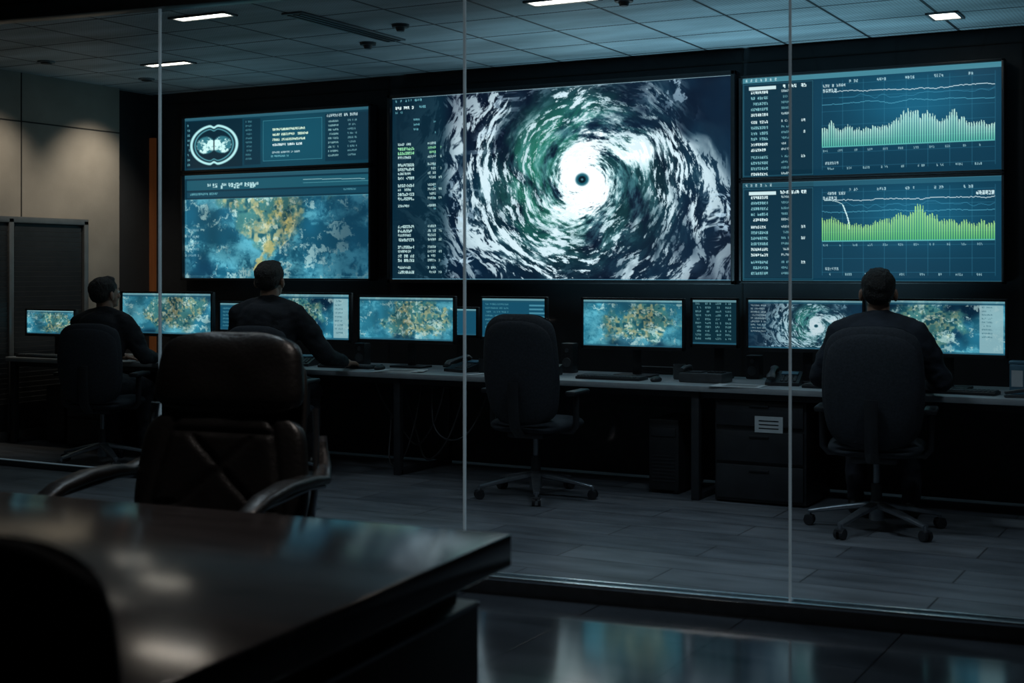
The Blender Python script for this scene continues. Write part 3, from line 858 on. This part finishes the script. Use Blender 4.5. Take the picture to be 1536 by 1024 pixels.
# ------------------------------------------------------------------ executive chair
def exec_chair(loc, yaw):
    r = root('executive_chair', loc, yaw)
    five_star(r, .35)
    MB().box((0, 0, .395), (.3, .34, .05), .015).obj('mechanism', M['plastic'], r)
    T = Matrix.Translation((0, .02, .46)) @ Matrix.Rotation(rad(90), 4, 'X')
    MB().pad(lambda t: .60, .56, .14, 32, 6, 4, T=T).obj('seat', M['leather'], r)
    lean = Matrix.Rotation(rad(9), 4, 'X')
    B = Matrix.Translation((-.01, -.28, .44)) @ lean
    def seg(s, t, a, b, w=.05):
        p = Vector((s-a[0], (t-a[1]))); d = Vector((b[0]-a[0], b[1]-a[1])); k = max(0, min(1, p.dot(d)/d.dot(d)))
        return math.exp(-((p-d*k).length/w)**2)
    def g1(s, t):
        v = 0
        for a, b in (((-.35, .55), (.45, -.45)), ((.35, .55), (-.45, -.45)), ((-.62, .9), (-.80, -.9)), ((.62, .9), (.80, -.9)), ((-.62, .62), (.62, .62)), ((-.45, -.45), (-.75, -.5)), ((.45, -.45), (.75, -.5))):
            v = max(v, seg(s, t, a, b))
        return .015*v+.010*abs(s)**2+.003*math.sin(s*9+t*4)
    def g2(s, t):
        return .006*math.exp(-((t+.75)/.05)**2)+.004*math.sin(s*7)*math.sin(t*5+1)*.5
    Wl = lambda t: .675-.05*t-.06*max(0, -t)**2
    MB().pad(Wl, .47, .14, 80, 6, 5, bowx=.045, T=B @ Matrix.Translation((0, 0, .225)), groove=g1).obj('lumbar_cushion', M['leather'], r)
    Wu = lambda t: .575-.035*t
    MB().pad(Wu, .30, .17, 56, 5, 3.4, bowx=.05, T=B @ Matrix.Translation((-.01, .012, .575)), groove=g2).obj('head_cushion', M['leather'], r)
    MB().pad(lambda t: .58-.02*t, .68, .06, 40, 6, 6, bowx=.05, T=B @ Matrix.Translation((0, -.06, .36))).obj('back_shell', M['leather_seam'], r)
    for s in (-1, 1):
        x = s*.385
        b = MB()
        b.sweep([(s*.335, -.39, .78), (s*.355, -.37, .70), (x, -.30, .665), (x, -.2, .675), (x, -.05, .675), (x, .1, .655), (x, .2, .62), (x, .25, .575), (x, .25, .54)],
                .036, .018, 14, sq=.7, sc=[.6, .8, .95, 1.1, 1.15, 1.1, .95, .8, .6])
        b.obj('arm_pad', M['leather'], r)
        b = MB()
        b.sweep([(s*.335, -.40, .80), (s*.36, -.37, .68), (x, -.30, .642), (x, -.2, .65), (x, .1, .63), (x, .22, .58), (x, .25, .52), (x, .2, .45), (s*.33, .1, .405), (s*.15, 0, .40)],
                .018, .007, 10, sq=.7)
        b.sweep([(s*.325, -.37, .90), (s*.335, -.36, .8), (s*.348, -.33, .65), (s*.345, -.29, .5), (s*.3, -.25, .42)], .010, .016, 10, sq=.7)
        b.obj('arm_frame', M['chrome'], r)
    return r
exec_chair((-3.16, 3.50, 0), 188.5)

# ------------------------------------------------------------------ foreground desk
r = root('conference_desk', (-1.603, 2.964, 0), 4.8)
b = MB().box((-1.6, -.69, .70), (3.2, 1.38, .08), .006, seg=3)
b.obj('top', M['darkwood'], r)
b = MB()
b.box((-1.62, -.60, .29), (3.1, 1.12, .58), .004)
b.box((-1.62, -.60, .61), (3.02, 1.04, .10), 0)
b.box((-.069, -.60, .572), (.004, 1.12, .008), 0, 1)
b.box((-1.62, -.039, .572), (3.1, .004, .008), 0, 1)
b.box((-1.62, -.60, .03), (3.12, 1.14, .06), .003)
b.obj('body', [M['darkwood_body'], M['chrome']], r)

# ------------------------------------------------------------------ people
def hand(parent, wrist, d, side, curl=28):
    w = Vector(wrist); f = Vector(d).normalized(); up = Vector((0, 0, 1)); rt = f.cross(up).normalized(); up = rt.cross(f).normalized()
    P = lambda x, y, z: w+rt*x+f*y+up*z
    b = MB()
    b.cap(P(0, -.03, .0), P(0, .02, 0), .025, .026)
    for x in (-.027, -.009, .009, .027): b.cap(P(x*.7, .015, .002), P(x, .08, .002), .014, .0125)
    for i, (x, ln) in enumerate(((-.030, .068), (-.010, .078), (.010, .073), (.030, .056))):
        if side < 0: x = -x
        p = P(x, .083, .002); a = 0
        for k, (fr, rr) in enumerate(((.45, .0092), (.32, .0084), (.23, .0076))):
            a += rad(curl*(.6 if k == 0 else 1)+i*2)
            dr = f*math.cos(a)-up*math.sin(a)+rt*(x*1.6)
            q = p+dr.normalized()*ln*fr
            b.cap(p, q, rr, rr*.93); p = q
    s = -side
    b.cap(P(s*.022, .015, -.004), P(s*.048, .045, -.01), .0145, .012)
    b.cap(P(s*.048, .045, -.01), P(s*.056, .072, -.016), .011, .0095)
    b.cap(P(s*.056, .072, -.016), P(s*.052, .095, -.022), .0095, .008)
    b.remeshed('hand', M['skin'], parent, .0035, 3)

def person(loc, yaw, jk, hr, head_yaw=0., head_pitch=0., lean=0., arms=None, scale=1., legs=None):
    r = root('seated_person', loc, yaw, scale)
    arms = arms or {}
    Rl = lambda v: Matrix.Translation((0, 0, .56)) @ Matrix.Rotation(rad(-lean), 4, 'X') @ Matrix.Translation((0, 0, -.56)) @ Vector(v)
    b = MB()
    b.ell((0, -.02, .585), (.185, .145, .10))
    b.ell(Rl((0, -.02, .72)), (.18, .13, .17)); b.ell(Rl((0, .0, .88)), (.20, .135, .19))
    b.ell(Rl((0, .0, .99)), (.215, .125, .13))
    b.ell(Rl((0, -.03, 1.02)), (.17, .09, .11))
    for s in (-1, 1):
        b.cap(Rl((s*.045, .005, 1.11)), Rl((s*.185, .01, 1.045)), .060, .07)
        b.cap(Rl((s*.10, -.01, .95)), Rl((s*.185, .01, 1.03)), .09, .07)
    b.tube(Rl((0, .005, 1.08)), Rl((0, .02, 1.165)), .082, .072, 24)
    for s in (-1, 1):
        e, wv = arms.get(s, ((s*.285, .14, .79), (s*.20, .40, .745)))
        sh = Rl((s*.195, .01, 1.035)); e = Vector(e); wv = Vector(wv)
        b.cap(sh, sh.lerp(e, .5), .077, .071); b.cap(sh.lerp(e, .5), e, .071, .058)
        b.cap(e, e.lerp(wv, .5), .058, .052); b.cap(e.lerp(wv, .5), wv, .052, .038)
        kn, an = (legs or {}).get(s, ((s*.15, .43, .535), (s*.15, .40, .11)))
        b.cap((s*.095, .0, .575), (s*.12, .22, .565), .1, .088); b.cap((s*.12, .22, .565), kn, .088, .066)
        kn = Vector(kn); an = Vector(an)
        md = kn.lerp(an, .35)+Vector((0, -.015, 0))
        b.cap(kn, md, .066, .062); b.cap(md, an, .062, .05)
    def post(me):
        for p in me.polygons:
            c = p.center
            if c.z < .535 or (c.z < .645 and c.y > .13 and abs(c.x) < .25): p.material_index = 1
        co = np.empty(len(me.vertices)*3); me.vertices.foreach_get('co', co); co = co.reshape(-1, 3)
        no = np.empty(len(me.vertices)*3); me.vertices.foreach_get('normal', no); no = no.reshape(-1, 3)
        n = fbm(co[:, 0]*9+20, co[:, 1]*9+20, co[:, 2]*16+20, 3)
        co += no*((n-.5)*.035)[:, None]
        me.vertices.foreach_set('co', co.ravel())
    b.remeshed('body', [jk, M['pants']], r, .013, 6, post)
    nb = Rl((0, .02, 1.13))
    HS = 1.10
    HM = Matrix.Translation(nb) @ Matrix.Rotation(rad(head_yaw), 4, 'Z') @ Matrix.Rotation(rad(-head_pitch), 4, 'X') @ Matrix.Diagonal((HS, HS, HS*.98, 1)) @ Matrix.Translation((0, -.03, -1.165))
    def hp(v): return HM @ Vector(v)
    HR = (HM.to_3x3()).to_4x4()
    h = MB()
    h.cap(hp((0, .02, 1.10)), hp((0, .035, 1.22)), .060, .060)
    h.ell(hp((0, .045, 1.312)), (.075, .095, .09), 28, R=HR)
    h.ell(hp((0, .08, 1.26)), (.062, .068, .065), 24, R=HR)
    h.ell(hp((0, .085, 1.225)), (.052, .058, .042), 24, R=HR)
    h.ell(hp((0, .125, 1.205)), (.024, .02, .018), R=HR)
    h.ell(hp((0, .122, 1.318)), (.052, .022, .014), R=HR)
    h.cap(hp((0, .14, 1.30)), hp((0, .162, 1.268)), .010, .014)
    for s in (-1, 1):
        h.ell(hp((s*.011, .152, 1.264)), (.009, .01, .008), R=HR)
        h.ell(hp((s*.042, .115, 1.265)), (.022, .022, .018), R=HR)
        h.ell(hp((s*.081, .035, 1.275)), (.012, .021, .033), R=HR @ Matrix.Rotation(rad(s*18), 4, 'Z'))
    h.ell(hp((0, .142, 1.236)), (.023, .010, .0055), R=HR); h.ell(hp((0, .140, 1.226)), (.019, .010, .006), R=HR)
    h.remeshed('head', M['skin'], r, .005, 3)
    e = MB()
    for s in (-1, 1):
        e.ell(hp((s*.031, .131, 1.293)), (.0125, .0125, .011), 16, R=HR)
        e.ell(hp((s*.031, .1415, 1.293)), (.005, .0028, .005), 12, mi=1, R=HR)
    e.obj('eyes', [M['eye'], M['iris']], r)
    br = MB()
    for s in (-1, 1): br.sweep([hp((s*.014, .146, 1.312)), hp((s*.032, .145, 1.318)), hp((s*.05, .13, 1.312))], .004, .003, 8)
    br.obj('eyebrows', hr, r)
    q = MB()
    q.ell(hp((0, .028, 1.330)), (.082, .108, .080), 28, R=HR)
    q.ell(hp((0, -.002, 1.295)), (.077, .066, .068), 24, R=HR)
    q.ell(hp((0, .075, 1.383)), (.055, .05, .026), 20, R=HR)
    for s in (-1, 1): q.ell(hp((s*.068, .03, 1.322)), (.013, .05, .038), 16, R=HR)
    def hpost(me):
        co = np.empty(len(me.vertices)*3); me.vertices.foreach_get('co', co); co = co.reshape(-1, 3)
        c = np.array(hp((0, .03, 1.3)))
        n = fbm(co[:, 0]*70+9, co[:, 1]*70+9, co[:, 2]*40+9, 3)
        co += (co-c)*((n-.5)*.10)[:, None]
        me.vertices.foreach_set('co', co.ravel())
    q.remeshed('hair', hr, r, .0055, 3, hpost)
    for s in (-1, 1):
        e_, wv = arms.get(s, ((s*.285, .14, .79), (s*.20, .40, .745)))
        d = Vector(wv)-Vector(e_); d.z = d.z*.15
        hand(r, Vector(wv)+d.normalized()*.03+Vector((0, 0, -.008)), d+Vector((0, 0, -.02)), s, 16)
        kn, an = (legs or {}).get(s, ((s*.15, .43, .535), (s*.15, .40, .11)))
        an = Vector(an); f = MB()
        f.cap((an.x, an.y-.02, .05), (an.x, an.y+.07, .055), .045, .043)
        f.cap((an.x, an.y+.07, .05), (an.x+s*.015, an.y+.17, .035), .044, .036)
        f.cap((an.x, an.y, .05), (an.x, an.y, .12), .042, .046)
        def fl(me):
            for v in me.vertices: v.co.z = max(0.001, v.co.z)
        f.remeshed('shoe', M['shoe'], r, .007, 3, fl)
    return r

person((-1.80, 7.42, 0), 9, M['jacket'], M['hair'], head_yaw=3, head_pitch=-4, lean=4, scale=1.0,
       arms={1: ((.32, .14, .79), (.25, .42, .745)), -1: ((-.32, .14, .79), (-.24, .42, .745))})
person((-5.84, 7.34, 0), 14, M['jacket2'], M['hair2'], head_yaw=2, head_pitch=-2, lean=5, scale=1.04,
       arms={1: ((.36, .16, .77), (.38, .42, .72)), -1: ((-.29, .16, .79), (-.2, .42, .72))})
person((-7.33, 7.33, 0), 12, M['jacket2'], M['hair'], head_yaw=-16, head_pitch=-6, lean=6, scale=.96,
       arms={1: ((.30, .14, .79), (.26, .38, .77)), -1: ((-.27, .18, .80), (-.10, .46, .77))})

# ------------------------------------------------------------------ ceiling fixtures
def downlight(x, y, w=.34, d=.14, power=0., col=(.62, .84, 1.), on=True):
    r = root('ceiling_downlight', (x, y, ZC))
    b = MB()
    for s in (-1, 1):
        b.box((s*(w/2+.01), 0, -.006), (.02, d+.04, .012), .002)
        b.box((0, s*(d/2+.01), -.006), (w+.04, .02, .012), .002)
    b.box((0, 0, -.003), (w, d, .005), 0, 1)
    b.obj('fixture', [M['lampoff'], M['lamp'] if on else M['lampoff']], r)
    if power: area('lamp', (0, 0, -.02), power, w*.9, col, parent=r, sy=d*.9, spread=115)
downlight(-5.94, 6.84, .42, .10, 2.)
downlight(-7.54, 8.28, .42, .10, 1.)
downlight(-3.69, 7.46, .42, .12, 2.2)
downlight(-1.77, 9.06, .16, .22, .8)
downlight(-2.4, 6.0, .42, .12, 8.)  # added fill lamp, out of view, brightens the walkway floor
downlight(-5.2, 5.6, .42, .12, 3.)  # added out-of-view fill for the left part of the walkway
downlight(-.8, 6.3, .42, .12, 4.)  # added out-of-view fill for the right part of the walkway
downlight(-3.9, 4.5, .42, .12, 4.)  # added fill lamp, unseen, lifts the executive chair's top edge
downlight(-2.3, 3.3, .42, .12, 6.5, (1, .90, .84))  # added fill lamp, unseen, for the chair front and foreground desk
r = root('air_diffuser', (-5.36, 7.6, ZC))
b = MB().box((0, 0, -.006), (.16, 1.2, .012), .003)
for k in range(3): b.box((-.045+k*.045, 0, -.014), (.02, 1.14, .006), 0, 1)
b.obj('grille', [M['lampoff'], M['plastic']], r)
for x, y in ((-3.35, 7.6), (-5.6, 8.2), (-5.0, 7.7)):
    r = root('smoke_detector', (x, y, ZC))
    MB().tube((0, 0, 0), (0, 0, -.02), .06, .055, 24).tube((0, 0, -.02), (0, 0, -.045), .035, .025, 24).obj('body', M['plastic2'], r)

# warm wall washers on side wall (recessed in the ceiling)
for y_, pw in ((7.75, 40), (8.85, 55)):
    r = root('wall_washer_light', (-8.30, y_, ZC))
    MB().tube((0, 0, 0), (0, 0, -.012), .07, .065, 24).tube((0, 0, -.012), (0, 0, -.02), .045, .04, 24, 1).obj('housing', [M['lampoff'], M['plastic']], r)
    l = bpy.data.lights.new('spot', 'SPOT'); l.energy = pw; l.color = (1, .84, .66); l.spot_size = rad(85); l.spot_blend = 1.; l.shadow_soft_size = .04
    o = bpy.data.objects.new('spot', l); o.parent = r; o.location = (0, 0, -.07)
    o.rotation_euler = Vector((-.52, .0, -1)).to_track_quat('-Z', 'Y').to_euler(); scene.collection.objects.link(o)

# ------------------------------------------------------------------ world & camera
w = bpy.data.worlds.new('World'); scene.world = w; w.use_nodes = True
w.node_tree.nodes['Background'].inputs[0].default_value = (.02, .04, .06, 1)
w.node_tree.nodes['Background'].inputs[1].default_value = .3

cam = bpy.data.cameras.new('camera'); co = bpy.data.objects.new('camera', cam)
scene.collection.objects.link(co); scene.camera = co
co.location = (0, 0, 1.38); co.rotation_euler = (rad(90), 0, rad(28.4))
cam.sensor_width = 36; cam.lens = 48.75; cam.shift_y = -107/1536
cam.clip_start = .05
cam.dof.use_dof = True; cam.dof.focus_distance = 9.0; cam.dof.aperture_fstop = 3.2
